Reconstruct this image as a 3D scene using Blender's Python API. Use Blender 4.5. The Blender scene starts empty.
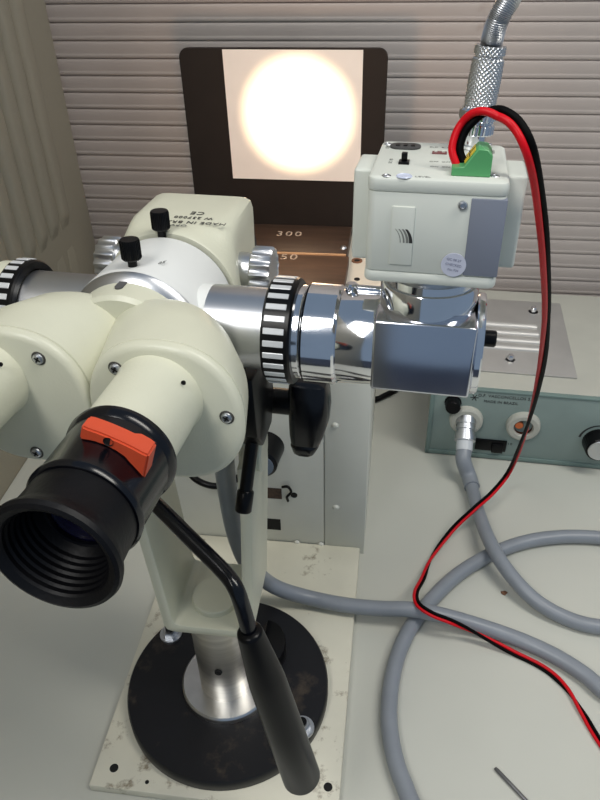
import bpy, bmesh, math, random
from mathutils import Vector, Matrix
random.seed(7)
R = math.radians
scn = bpy.context.scene
COL = scn.collection

# ------------------------------------------------------------------ camera
FPX = 720.0                                  # focal length in pixels (600x800 frame)
CAMPOS = Vector((0, 0, 0.50))
_p, _y, _r = R(36.9), R(8.3), R(-1.64)
_fw = Vector((-math.sin(_y) * math.cos(_p), math.cos(_y) * math.cos(_p), -math.sin(_p)))
_rt = Vector((math.cos(_y), math.sin(_y), 0))
_up = _rt.cross(_fw)
RT = math.cos(_r) * _rt + math.sin(_r) * _up
UP = -math.sin(_r) * _rt + math.cos(_r) * _up
cam_d = bpy.data.cameras.new('camera')
cam = bpy.data.objects.new('camera', cam_d)
COL.objects.link(cam)
cam_d.sensor_fit = 'VERTICAL'
cam_d.sensor_height = 36.0
cam_d.lens = FPX / 800 * 36.0
cam_d.clip_start = 0.01
M3 = Matrix((RT, UP, -_fw)).transposed()
cam.matrix_world = Matrix.Translation(CAMPOS) @ M3.to_4x4()
scn.camera = cam

def ray(px, py):
    return RT * ((px - 300) / FPX) + UP * ((400 - py) / FPX) + _fw
def atz(px, py, z):
    r = ray(px, py); return CAMPOS + r * ((z - CAMPOS.z) / r.z)
def aty(px, py, y):
    r = ray(px, py); return CAMPOS + r * (y / r.y)

# ------------------------------------------------------------------ world, lights, exposure
w = bpy.data.worlds.new('room_light'); scn.world = w; w.use_nodes = True
bg = w.node_tree.nodes['Background']
bg.inputs[0].default_value = (0.48, 0.64, 0.86, 1); bg.inputs[1].default_value = 0.36
def area(name, loc, target, sx, sy, power, col):
    d = bpy.data.lights.new(name, 'AREA'); d.shape = 'RECTANGLE'; d.size = sx; d.size_y = sy
    d.energy = power; d.color = col
    o = bpy.data.objects.new(name, d); COL.objects.link(o); o.location = loc
    o.rotation_euler = (Vector(target) - Vector(loc)).to_track_quat('-Z', 'Y').to_euler()
    return o
area('ceiling_tube_light', (0.75, 0.10, 1.75), (0.0, 0.35, 0), 0.35, 1.2, 17, (1.0, 0.96, 0.88))
area('ceiling_tube_light', (-0.60, -0.80, 1.45), (-0.05, 0.35, 0), 0.45, 1.2, 24, (1.0, 0.98, 0.94))
vs = scn.view_settings
vs.view_transform = 'Standard'; vs.look = 'None'; vs.gamma = 1.0; vs.use_curve_mapping = False
vs.exposure = 0.0

# ------------------------------------------------------------------ materials
def srgb(r, g, b):
    f = lambda c: (c / 255 / 12.92) if c / 255 <= 0.04045 else ((c / 255 + 0.055) / 1.055) ** 2.4
    return (f(r), f(g), f(b), 1)
MATS = {}
def mat(name, col, rough=0.5, metal=0.0, var=0.06, scale=40, bump=0.0, bscale=200, rvar=0.0, spec=0.5,
        dirt=None, dscale=25, dlo=0.6, dhi=0.75, aniso=None, coat=0.0):
    if name in MATS: return MATS[name]
    m = bpy.data.materials.new(name); m.use_nodes = True
    nt = m.node_tree; b = nt.nodes['Principled BSDF']; L = nt.links.new
    tc = nt.nodes.new('ShaderNodeTexCoord')
    n = nt.nodes.new('ShaderNodeTexNoise'); n.inputs['Scale'].default_value = scale; n.inputs['Detail'].default_value = 5
    src = tc.outputs['Object']
    if aniso:
        mp = nt.nodes.new('ShaderNodeMapping'); mp.inputs['Scale'].default_value = aniso
        L(src, mp.inputs['Vector']); src = mp.outputs['Vector']
    L(src, n.inputs['Vector'])
    r = nt.nodes.new('ShaderNodeValToRGB')
    c = Vector(col[:3])
    r.color_ramp.elements[0].position = 0.3; r.color_ramp.elements[1].position = 0.7
    r.color_ramp.elements[0].color = (*[max(0, x * (1 - var)) for x in c], 1)
    r.color_ramp.elements[1].color = (*[min(1, x * (1 + var)) for x in c], 1)
    L(n.outputs['Fac'], r.inputs['Fac'])
    out = r.outputs['Color']
    if dirt:
        n2 = nt.nodes.new('ShaderNodeTexNoise'); n2.inputs['Scale'].default_value = dscale; n2.inputs['Detail'].default_value = 8
        n2.inputs['Roughness'].default_value = 0.7
        L(tc.outputs['Object'], n2.inputs['Vector'])
        r2 = nt.nodes.new('ShaderNodeValToRGB'); r2.color_ramp.elements[0].position = dlo; r2.color_ramp.elements[1].position = dhi
        r2.color_ramp.elements[0].color = (0, 0, 0, 1); r2.color_ramp.elements[1].color = (1, 1, 1, 1)
        L(n2.outputs['Fac'], r2.inputs['Fac'])
        mx = nt.nodes.new('ShaderNodeMix'); mx.data_type = 'RGBA'
        L(r2.outputs['Color'], mx.inputs['Factor']); L(out, mx.inputs['A']); mx.inputs['B'].default_value = dirt
        out = mx.outputs['Result']
    L(out, b.inputs['Base Color'])
    b.inputs['Roughness'].default_value = rough; b.inputs['Metallic'].default_value = metal
    b.inputs['Specular IOR Level'].default_value = spec
    b.inputs['Coat Weight'].default_value = coat
    if rvar:
        mr = nt.nodes.new('ShaderNodeMapRange'); mr.inputs['To Min'].default_value = max(0, rough - rvar); mr.inputs['To Max'].default_value = rough + rvar
        L(n.outputs['Fac'], mr.inputs['Value']); L(mr.outputs['Result'], b.inputs['Roughness'])
    if bump:
        nb = nt.nodes.new('ShaderNodeTexNoise'); nb.inputs['Scale'].default_value = bscale
        L(src, nb.inputs['Vector'])
        bp = nt.nodes.new('ShaderNodeBump'); bp.inputs['Strength'].default_value = bump; bp.inputs['Distance'].default_value = 0.001
        L(nb.outputs['Fac'], bp.inputs['Height']); L(bp.outputs['Normal'], b.inputs['Normal'])
    MATS[name] = m
    return m

CREAM = mat('cream_enamel', srgb(208, 208, 188), 0.35, var=0.03, bump=0.08, bscale=900)
WHITE = mat('white_enamel', srgb(228, 230, 228), 0.35, var=0.02)
CHROME = mat('chrome', (0.78, 0.79, 0.82, 1), 0.10, 1.0, var=0.04, scale=60, rvar=0.05)
SATIN = mat('satin_aluminium', (0.62, 0.63, 0.65, 1), 0.32, 1.0, var=0.05)
BRUSH = mat('brushed_steel', (0.60, 0.58, 0.54, 1), 0.34, 1.0, var=0.12, scale=30, aniso=(1, 1, 12))
BLACK = mat('black_gloss_paint', srgb(7, 8, 14), 0.2, var=0.1, spec=0.45)
BLKSAT = mat('black_satin', srgb(7, 7, 9), 0.30, var=0.15, spec=0.22)
RUBBER = mat('black_rubber', srgb(6, 6, 9), 0.48, var=0.15, bump=0.1, bscale=800, spec=0.25)
DARKHOLE = mat('dark_void', srgb(8, 8, 8), 0.8, var=0.2)
TABLE = mat('laminate_table', srgb(194, 195, 186), 0.42, var=0.03, scale=9, dirt=srgb(150, 148, 138), dscale=60, dlo=0.74, dhi=0.85)
ORANGE = mat('orange_plastic', srgb(206, 78, 46), 0.45, var=0.08)
GREYSLAT = mat('grey_slat_paint', srgb(168, 160, 155), 0.5, var=0.05, scale=14, dirt=srgb(150, 138, 128), dscale=22, dlo=0.62, dhi=0.8)
BEIGE = mat('beige_panel', srgb(150, 144, 128), 0.6, var=0.015, scale=200)
BLKPLATE = mat('black_board', srgb(30, 25, 22), 0.62, var=0.12, bump=0.05, spec=0.3)
PAPER = mat('tracing_paper', srgb(236, 230, 222), 0.8, var=0.015, scale=60)
WOOD = mat('stained_wood', srgb(78, 56, 42), 0.5, var=0.3, scale=22, aniso=(1, 7, 7), dirt=srgb(150, 110, 80), dscale=30, dlo=0.62, dhi=0.8)
CABINET = mat('worn_white_paint', srgb(214, 215, 206), 0.45, var=0.03, scale=25, dirt=srgb(120, 108, 88), dscale=70, dlo=0.70, dhi=0.78)
BASEMAT = mat('chipped_white_paint', srgb(212, 209, 192), 0.5, var=0.05, scale=30, dirt=srgb(128, 116, 96), dscale=42, dlo=0.565, dhi=0.66, bump=0.2, bscale=150)
DISC = mat('worn_black_enamel', srgb(11, 12, 18), 0.42, var=0.15, spec=0.4, dirt=srgb(62, 54, 46), dscale=30, dlo=0.56, dhi=0.70)
TEAL = mat('teal_panel_paint', srgb(132, 148, 144), 0.45, var=0.05, scale=30, dirt=srgb(104, 120, 116), dscale=60, dlo=0.66, dhi=0.8)
LIDGREY = mat('light_grey_lid', srgb(178, 178, 168), 0.4, var=0.03)
HOSE = mat('grey_hose', srgb(132, 138, 146), 0.38, var=0.05, scale=60)
REDW = mat('red_wire', srgb(204, 16, 30), 0.4, var=0.05, spec=0.2)
BLKW = mat('black_wire', srgb(8, 8, 9), 0.55, var=0.05, spec=0.06)
GREEN = mat('green_plastic', srgb(84, 158, 100), 0.42, var=0.06)
YELLOW = mat('yellow_label', srgb(226, 200, 60), 0.5, var=0.05)
CAMGREY = mat('camera_light_grey', srgb(206, 210, 202), 0.42, var=0.02)
CAMPANEL = mat('camera_panel_grey', srgb(120, 126, 140), 0.45, var=0.03)
INK = mat('black_ink', srgb(40, 40, 40), 0.6, var=0.1)
FADED = mat('faded_ink', srgb(120, 122, 118), 0.6, var=0.1)
CHALK = mat('white_chalk', srgb(176, 158, 140), 0.8, var=0.2, scale=300)
COPPER = mat('copper_contact', srgb(214, 120, 80), 0.3, 1.0, var=0.1)
STICKER = mat('round_sticker', srgb(188, 192, 208), 0.5, var=0.03)
RUST = mat('rusty_flake', srgb(116, 78, 54), 0.7, var=0.25, scale=300)
ZINC = mat('zinc_plated', (0.55, 0.57, 0.60, 1), 0.35, 1.0, var=0.15, scale=200)
FLOORM = mat('floor_vinyl', srgb(58, 62, 76), 0.6, var=0.1, scale=6)
GLASS = mat('coated_lens', srgb(24, 22, 50), 0.05, var=0.05, coat=1.0)
REDPL = mat('red_plastic', srgb(170, 60, 60), 0.5)

# ------------------------------------------------------------------ helpers
def link(name, me, m, parent=None, loc=None, rot=None):
    o = bpy.data.objects.new(name, me)
    if m is not None and len(me.materials) == 0: me.materials.append(m)
    COL.objects.link(o)
    if parent is not None: o.parent = parent
    if loc is not None: o.location = loc
    if rot is not None: o.rotation_euler = rot
    return o
def finish(bm, sharp=35):
    bmesh.ops.recalc_face_normals(bm, faces=bm.faces)
    me = bpy.data.meshes.new('m'); bm.to_mesh(me); bm.free()
    for p in me.polygons: p.use_smooth = True
    me.set_sharp_from_angle(angle=R(sharp))
    return me
def thing(name, label, cat, loc=(0, 0, 0), rot=(0, 0, 0), group=None):
    o = bpy.data.objects.new(name, None); COL.objects.link(o); o.location = loc; o.rotation_euler = rot
    o.empty_display_size = 0.02
    return tag(o, label, cat, group)
def tag(o, label, cat, group=None):
    o['label'] = label; o['category'] = cat
    if group: o['group'] = group
    return o
AX = {'x': Matrix(((0, 0, 1), (1, 0, 0), (0, 1, 0))), 'y': Matrix(((1, 0, 0), (0, 0, 1), (0, 1, 0))), 'z': Matrix.Identity(3)}
def lathe_bm(prof, axis='z', c=(0, 0, 0), seg=48, flute=None, bm=None):
    """prof: (radius, position along axis); flute=(n, depth) for a fluted rim."""
    bm = bm or bmesh.new(); A = AX[axis]; c = Vector(c); rings = []
    for r, t in prof:
        if r <= 1e-9:
            rings.append([bm.verts.new(c + A @ Vector((0, 0, t)))]); continue
        ring = []
        for i in range(seg):
            a = 2 * math.pi * i / seg; rr = r
            if flute: rr = r - flute[1] * (0.5 - 0.5 * math.cos(flute[0] * a)) ** 0.6
            ring.append(bm.verts.new(c + A @ Vector((rr * math.cos(a), rr * math.sin(a), t))))
        rings.append(ring)
    for a, b in zip(rings, rings[1:]):
        if len(a) == 1 and len(b) == 1: continue
        for i in range(seg):
            j = (i + 1) % seg
            if len(a) == 1: bm.faces.new((a[0], b[i], b[j]))
            elif len(b) == 1: bm.faces.new((a[i], a[j], b[0]))
            else: bm.faces.new((a[i], a[j], b[j], b[i]))
    return bm
def lathe(name, prof, m, parent=None, axis='z', c=(0, 0, 0), seg=48, flute=None, sharp=35, loc=None, rot=None):
    return link(name, finish(lathe_bm(prof, axis, c, seg, flute), sharp), m, parent, loc, rot)
def solid(r, t0, t1, b=0.0004):
    return [(0, t0), (r - b, t0), (r, t0 + b), (r, t1 - b), (r - b, t1), (0, t1)]
def box_bm(x0, x1, y0, y1, z0, z1, b=0.0, seg=2, bm=None):
    nb = bmesh.new()
    bmesh.ops.create_cube(nb, size=1)
    for v in nb.verts:
        v.co = Vector(((x0 + x1) / 2 + v.co.x * (x1 - x0), (y0 + y1) / 2 + v.co.y * (y1 - y0), (z0 + z1) / 2 + v.co.z * (z1 - z0)))
    if b: bmesh.ops.bevel(nb, geom=nb.edges[:], offset=b, segments=seg, affect='EDGES', profile=0.5)
    if bm is None: return nb
    me = bpy.data.meshes.new('t'); nb.to_mesh(me); nb.free(); bm.from_mesh(me); bpy.data.meshes.remove(me)
    return bm
def box(name, x0, x1, y0, y1, z0, z1, m, parent=None, b=0.0, seg=2, loc=None, rot=None):
    return link(name, finish(box_bm(x0, x1, y0, y1, z0, z1, b, seg)), m, parent, loc, rot)
def loft_bm(loops, cap=True, bm=None):
    bm = bm or bmesh.new(); rs = [[bm.verts.new(p) for p in l] for l in loops]; n = len(rs[0])
    for a, b in zip(rs, rs[1:]):
        for i in range(n):
            j = (i + 1) % n; bm.faces.new((a[i], a[j], b[j], b[i]))
    if cap: bm.faces.new(rs[0]); bm.faces.new(rs[-1])
    return bm
def prism(name, pts, lo, hi, axis, m, parent=None, b=0.0, seg=2):
    """outline in the plane across `axis`, extruded from lo to hi."""
    def P(u, v, t):
        return {'x': Vector((t, u, v)), 'y': Vector((u, t, v)), 'z': Vector((u, v, t))}[axis]
    bm = loft_bm([[P(u, v, lo) for u, v in pts], [P(u, v, hi) for u, v in pts]])
    bmesh.ops.recalc_face_normals(bm, faces=bm.faces)
    if b: bmesh.ops.bevel(bm, geom=bm.edges[:], offset=b, segments=seg, affect='EDGES', profile=0.5)
    return link(name, finish(bm), m, parent)
def spline(pts, n=10):
    pts = [Vector(p) for p in pts]; P = [2 * pts[0] - pts[1]] + pts + [2 * pts[-1] - pts[-2]]; out = []
    for i in range(1, len(P) - 2):
        p0, p1, p2, p3 = P[i - 1:i + 3]
        for k in range(n):
            t = k / n
            out.append(0.5 * ((2 * p1) + (p2 - p0) * t + (2 * p0 - 5 * p1 + 4 * p2 - p3) * t * t + (3 * p1 - p0 - 3 * p2 + p3) * t ** 3))
    out.append(pts[-1]); return out
def tube_bm(path, rad, seg=16, bm=None):
    bm = bm or bmesh.new(); path = [Vector(p) for p in path]; n = len(path)
    rad = rad if callable(rad) else (lambda t, r=rad: r)
    T = [(path[min(i + 1, n - 1)] - path[max(i - 1, 0)]).normalized() for i in range(n)]
    N = T[0].orthogonal().normalized(); rings = []
    for i in range(n):
        N = (N - T[i] * N.dot(T[i])).normalized(); B = T[i].cross(N); r = rad(i / (n - 1))
        rings.append([bm.verts.new(path[i] + (N * math.cos(2 * math.pi * k / seg) + B * math.sin(2 * math.pi * k / seg)) * r) for k in range(seg)])
    for a, b in zip(rings, rings[1:]):
        for i in range(seg):
            j = (i + 1) % seg; bm.faces.new((a[i], a[j], b[j], b[i]))
    bm.faces.new(rings[0]); bm.faces.new(rings[-1][::-1])
    return bm
def tube(name, path, rad, m, parent=None, seg=16):
    return link(name, finish(tube_bm(path, rad, seg), 50), m, parent)
def text(name, body, size, m, parent, loc, rot, depth=0.00008, spacing=1.0):
    cu = bpy.data.curves.new('t', 'FONT'); cu.body = body; cu.size = size; cu.align_x = 'CENTER'; cu.align_y = 'CENTER'
    cu.extrude = depth; cu.space_character = spacing; cu.resolution_u = 3
    t = bpy.data.objects.new('t', cu); COL.objects.link(t)
    bpy.context.view_layer.update()
    me = bpy.data.meshes.new_from_object(t.evaluated_get(bpy.context.evaluated_depsgraph_get()))
    bpy.data.objects.remove(t); bpy.data.curves.remove(cu); me.materials.clear()
    return link(name, me, m, parent, loc, rot)
def screw_mesh(r, h):
    """pan head with a cross recess, axis +z"""
    bm = lathe_bm([(0, h * 0.55), (r * 0.30, h * 0.55), (r * 0.34, h), (r * 0.62, h), (r * 0.9, h * 0.7), (r, 0.0), (r * 0.9, -h * 0.3)], seg=20)
    return finish(bm, 30)
def mm(*v): return tuple(x * 0.001 for x in v)
def struct(o): o['kind'] = 'structure'; return o

# ------------------------------------------------------------------ setting
struct(box('floor', -2.2, 2.2, -1.8, 1.2, -0.78, -0.75, FLOORM))

# back wall of horizontal slats
YW = 0.80; PITCH = 0.01725; Z0 = 0.1969 - 12 * PITCH
wall = struct(box('wall_back', -0.371, 1.25, YW + 0.0035, YW + 0.05, -0.75, 0.95, mat('shutter_backing', srgb(84, 78, 74), 0.7)))
prof = [(0.004, 0.0), (0.0004, 0.0), (0.0, 0.0004), (0.0, 0.0032), (0.0001, 0.0036), (0.0003, 0.0040), (0.0003, 0.0046), (0.0002, 0.0060), (0.0, 0.0090), (0.0001, 0.0130), (0.0005, 0.0155), (0.0010, 0.0164), (0.0018, 0.0167), (0.004, 0.0167)]
bm = loft_bm([[(x, dy, dz) for dy, dz in prof] for x in (-0.371, 1.25)])
slat_me = finish(bm, 60)
k = 0
while Z0 + k * PITCH < 0.95:
    link('slat', slat_me, GREYSLAT, wall, (0, YW, Z0 + k * PITCH)); k += 1

# beige panel standing at right angles on the left, with upright ribs
XP = -0.371
pan = struct(box('wall_left', XP - 0.04, XP, -0.9, YW + 0.05, -0.75, 0.95, BEIGE, b=0.001))
rib_me = None
for k in range(26):
    if rib_me is None:
        L = 0.76; sec = [(0.0, -0.0125), (0.0007, -0.0112), (0.0050, -0.0095), (0.0062, -0.0060), (0.0064, 0.0), (0.0062, 0.0060), (0.0050, 0.0095), (0.0007, 0.0112), (0.0, 0.0125)]
        def loop(z, s): return [(-0.002 if u == 0 else u * s, v * (0.8 + 0.2 * s), z) for u, v in sec]
        rib_me = finish(loft_bm([loop(0, 0.02), loop(0.005, 0.25), loop(0.012, 0.75), loop(0.020, 1), loop(L, 1)]), 50)
    link('rib', rib_me, BEIGE, pan, (XP, 0.733 - k * 0.030, 0.171))
low_me = finish(loft_bm([[( -0.002 if u == 0 else u * s * 0.15, v * (0.8 + 0.2 * s), z) for u, v in sec] for z, s in ((-0.10, 1), (-0.020, 1), (-0.004, 0.05))]), 50)
for k in range(26):
    link('low_rib', low_me, BEIGE, pan, (XP, 0.733 - k * 0.030, 0.150))

# ------------------------------------------------------------------ table
tb = thing('work_table', 'wide pale grey laminate work table carrying all the equipment', 'table', (0, 0.2, -0.75))
box('table_top', -0.371, 1.1, -0.26, 0.6, 0.722, 0.75, TABLE, tb, b=0.002)
for x in (-0.32, 1.04):
    for y in (-0.20, 0.54):
        box('leg', x - 0.02, x + 0.02, y - 0.02, y + 0.02, 0, 0.722, BLKSAT, tb, b=0.002)

# ------------------------------------------------------------------ base board and steel cabinet
BX0, BX1 = -0.1810, -0.0135
bb = thing('base_board', 'chipped white painted base board lying flat under the black disc', 'base board', (0, 0, 0))
bm = box_bm(BX0, BX1, 0.209, 0.4365, 0.0, 0.008, 0.0012)
link('board', finish(bm), BASEMAT, bb)
for px, py in ((114, 768), (328, 787), (147, 782)):
    p = atz(px, py, 0.008)
    lathe('bolt_hole', [(0, 0.00815), (0.0026 if px != 147 else 0.0012, 0.00815), (0.0030 if px != 147 else 0.0014, 0.0080)], DARKHOLE, bb, c=(p.x, p.y, 0), seg=20)

cb = thing('steel_cabinet', 'white painted steel cabinet with cut-out front standing behind the microscope stand', 'cabinet', (0, 0, 0))
CX0, CX1, CY0, CY1, CZ = -0.183, -0.010, 0.437, 0.735, 0.188
box('body', CX0, CX1, CY0 + 0.0015, CY1, 0, CZ - 0.0012, CABINET, cb, b=0.0008)
# front skin in two sheets meeting at a seam
box('front_panel', CX0, -0.0456, CY0, CY0 + 0.0015, 0.0, CZ - 0.001, CABINET, cb, b=0.0004)
box('front_panel', -0.0448, CX1, CY0 - 0.0006, CY0 + 0.0015, 0.0, CZ - 0.001, CABINET, cb, b=0.0004)
box('top_panel', CX0, CX1 + 0.008, CY0 - 0.0004, CY1, CZ - 0.0012, CZ, mat('cream_top_paint', srgb(214, 206, 190), 0.45, var=0.03, dirt=srgb(140, 116, 90), dscale=40, dlo=0.68, dhi=0.76), cb, b=0.0004)
for px, py in ((335, 425), (336, 507), (321, 544), (297, 542)):
    p = aty(px, py, CY0)
    lathe('screw_head', [(0, -0.0018), (0.0016, -0.0016), (0.0026, -0.0006), (0.0030, 0.0)], CABINET, cb, 'y', (p.x, CY0 - 0.0006, p.z), 16)
def cut(px0, py0, px1, py1, m):
    a = aty(px0, py0, CY0); b_ = aty(px1, py1, CY0)
    box('cutout', min(a.x, b_.x), max(a.x, b_.x), CY0 - 0.0003, CY0 + 0.0012, min(a.z, b_.z), max(a.z, b_.z), m, cb)
cut(246, 486, 282, 499, mat('brown_component', srgb(70, 52, 42), 0.6, var=0.5, scale=400))
cut(250, 517, 281, 530, DARKHOLE)
p = aty(294, 495, CY0)
lathe('cutout', [(0, -0.0004), (0.0030, -0.0004), (0.0030, 0.0004)], DARKHOLE, cb, 'y', (p.x, CY0, p.z), 20)
hk = [aty(282, 487, CY0 - 0.002), aty(288, 487, CY0 - 0.003), aty(291, 492, CY0 - 0.003), aty(287, 497, CY0 - 0.003), aty(288, 501, CY0 - 0.002)]
tube('hook', spline(hk, 6), 0.0012, BLKSAT, cb, 8)
p = aty(265, 446, CY0)
kn = lathe('indicator_knob', [(0, -0.024), (0.011, -0.024), (0.0135, -0.022), (0.0145, -0.010), (0.016, 0.0)], BLKSAT, cb, 'y', (p.x, CY0, p.z), 32)
lathe('indicator_face', [(0, -0.0246), (0.0108, -0.0244), (0.0110, -0.0236)], mat('blue_grey_face', srgb(112, 124, 140), 0.3), kn, 'y', (p.x, CY0, p.z), 32)
tube('black_lead', spline([aty(188, 470, CY0 - 0.001), aty(194, 478, CY0 - 0.006), aty(205, 484, CY0 - 0.010), aty(217, 486, CY0 - 0.010), aty(232, 482, CY0 - 0.006), aty(240, 476, CY0 - 0.001)], 6), 0.0028, BLKSAT, cb, 10)
for px, py, r in ((357, 261, 0.0052), (357, 279.5, 0.0026), (352, 287, 0.0050)):
    p = atz(px, py, CZ)
    o = lathe('washer', [(r * 0.55, 0.0), (r * 0.55, 0.0008), (r, 0.0008), (r * 1.05, 0)], RUST if r > 0.003 else DARKHOLE, cb, c=(p.x, p.y, CZ), seg=24)
    lathe('bolt_hole', [(0, 0.0004), (r * 0.56, 0.0004), (r * 0.56, 0.0)], DARKHOLE, o, c=(p.x, p.y, CZ), seg=24)

# wooden platform with chalk distances
wp = thing('wooden_platform', 'dark brown wooden platform chalked with distance numbers on top of steel cabinet', 'platform', (0, 0, CZ))
box('plank', -0.176, -0.0405, 0.500, 0.627, 0.0, 0.0105, WOOD, wp, b=0.0010)
box('plank', -0.176, -0.0425, 0.629, 0.730, 0.0, 0.0125, mat('dark_stained_wood', srgb(60, 44, 34), 0.45, var=0.25, scale=22, aniso=(1, 7, 7)), wp, b=0.0012)
box('edge_strip', -0.176, -0.0435, 0.6265, 0.6295, 0.0, 0.0116, mat('bare_wood', srgb(190, 150, 112), 0.6, var=0.2, scale=60, aniso=(1, 5, 5)), wp)
p = atz(289, 234, 0.2005)
text('chalk_number', '300', 0.0150, CHALK, wp, (p.x, p.y, 0.01262), (0, 0, R(1)), spacing=1.25)
p = atz(284, 257, 0.1985)
text('chalk_number', '250', 0.0160, CHALK, wp, (p.x, p.y, 0.01062), (0, 0, R(1)), spacing=1.15)
p = atz(351, 244, 0.2005)
lathe('nail_head', [(0, 0.0022), (0.0022, 0.0018), (0.0034, 0.0)], ZINC, wp, c=(-0.047, 0.640, 0.0125), seg=16)

# black board with the illuminated paper
YPL = 0.690
def rrect(x0, x1, z0, z1, r, n=6, corners=(1, 1, 1, 1)):
    pts = []
    for (cx, cz, a0, on) in ((x1, z1, 0, corners[0]), (x0, z1, 90, corners[1]), (x0, z0, 180, corners[2]), (x1, z0, 270, corners[3])):
        rr = r if on else 0.0003
        ox = cx - rr if cx == x1 else cx + rr; oz = cz - rr if cz == z1 else cz + rr
        for i in range(n + 1):
            a = R(a0 + 90 * i / n); pts.append((ox + rr * math.cos(a), oz + rr * math.sin(a)))
    return pts
tl = aty(178, 48, YPL); tr = aty(388.5, 48, YPL)
tp = thing('target_board', 'upright matt black board with rounded corners behind the microscope', 'board', (0, YPL, 0.2005))
prism('panel', rrect(tl.x, tr.x, 0.0, tl.z - 0.2005, 0.008, corners=(1, 1, 0, 0)), 0, 0.004, 'y', BLKPLATE, tp)
p1 = aty(222, 48, YPL); p2 = aty(360, 181, YPL)
pa = tag(prism('paper_sheet', [(p1.x, tl.z - 0.001), (p1.x + 0.0008, p2.z), (p2.x, p2.z - 0.0006), (p2.x - 0.0003, tl.z - 0.0012)], YPL - 0.0006, YPL - 0.0001, 'y', PAPER),
         'white tracing paper sheet lit by a round spot on black board', 'paper')
SPOTC = aty(298, 115, YPL)

# ------------------------------------------------------------------ microscope stand
SX, SY = -0.1012, 0.288
st = thing('microscope_stand', 'steel post stand on a round black foot with cream yoke', 'stand', (SX, SY, 0.008))
lathe('foot_disc', [(0, 0), (0.0725, 0), (0.0732, 0.001), (0.0732, 0.0095), (0.0722, 0.011), (0, 0.011)], DISC, st, seg=96)
lathe('flange', [(0, 0.011), (0.0328, 0.011), (0.0330, 0.012), (0.0330, 0.0152), (0.0318, 0.0165), (0, 0.0165)], mat('turned_steel', (0.62, 0.62, 0.62, 1), 0.28, 1.0, var=0.1, scale=50), st, seg=64)
lathe('post', [(0, 0.0165), (0.0195, 0.0165), (0.0195, 0.1), (0, 0.1)], BRUSH, st, seg=64)
lathe('set_screw', [(0, -0.0010), (0.0012, -0.0010), (0.0014, -0.0014), (0.0024, -0.0014), (0.0027, 0.0)], DARKHOLE, st, 'y', (0.001, -0.0195, 0.054), 16)
for i, (px, py) in enumerate(((171, 634), (302, 728))):
    p = atz(px, py, 0.0195); x, y = p.x - SX, p.y - SY
    b_ = lathe('bolt_washer', [(0.003, 0.011), (0.0085, 0.011), (0.0085, 0.0125), (0.003, 0.0125)], ZINC, st, c=(x, y, 0), seg=28)
    bm = lathe_bm([(0, 0.0125), (0.0060, 0.0125), (0.0060, 0.0165), (0.0052, 0.0175), (0, 0.0175)], 'z', (x, y, 0), 6)
    link('hex_nut', finish(bm, 20), ZINC, b_)
    lathe('stud', solid(0.0035, 0.0175, 0.030 if i == 0 else 0.0205), BLKSAT, b_, c=(x, y, 0), seg=16)
# raised black clamp lug behind the grip
prism('clamp_lug', [(0.022 + 0.017 * math.cos(R(a)), 0.026 + 0.021 * math.sin(R(a))) for a in range(-90, 91, 15)], 0.011, 0.024, 'z', BLKSAT, st, b=0.001)
# yoke: bottom plate + two arms with outward flare
bm = bmesh.new()
ZB = 0.100
hw = 0.0288; y0, y1 = -0.0235, 0.030
outer = [(-0.0345, 0.245), (-0.0335, 0.205), (-hw, ZB + 0.006), (-hw + 0.0015, ZB + 0.0015), (-hw + 0.006, ZB), (hw - 0.006, ZB), (hw - 0.0015, ZB + 0.0015), (hw, ZB + 0.006), (0.0345, 0.205), (0.0358, 0.245)]
inner = [(0.0290, 0.245), (0.0280, 0.205), (hw - 0.0065, ZB + 0.013), (hw - 0.0075, ZB + 0.0085), (hw - 0.011, ZB + 0.007), (-hw + 0.011, ZB + 0.007), (-hw + 0.0075, ZB + 0.0085), (-hw + 0.0065, ZB + 0.013), (-0.0270, 0.205), (-0.0280, 0.245)]
prism('yoke', outer + inner, y0, y1, 'y', CREAM, st, b=0.0010)
lathe('post_cap', [(0, ZB + 0.007), (0.0152, ZB + 0.007), (0.0152, ZB + 0.0108), (0.0146, ZB + 0.0116), (0, ZB + 0.0116)], CREAM, st, c=(0, 0, 0), seg=48)
for s in (-1, 1):
    lathe('pivot_boss', solid(0.012, -0.006, 0.006, 0.001), CREAM, st, 'x', (s * 0.0325, 0.003, 0.236), 32)

# ------------------------------------------------------------------ microscope head
O = Vector((-0.102, 0.260, 0.340))
HEADROT = (R(-4), 0, R(-4))
hd = thing('binocular_microscope', 'cream binocular microscope head pointing at the lit paper', 'microscope', O, HEADROT)
HM = Matrix.Translation(O) @ (Matrix.Rotation(R(-4), 4, 'Z') @ Matrix.Rotation(R(-4), 4, 'X')); HI = HM.inverted()
def hloc(v): return HI @ Vector(v)

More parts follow.
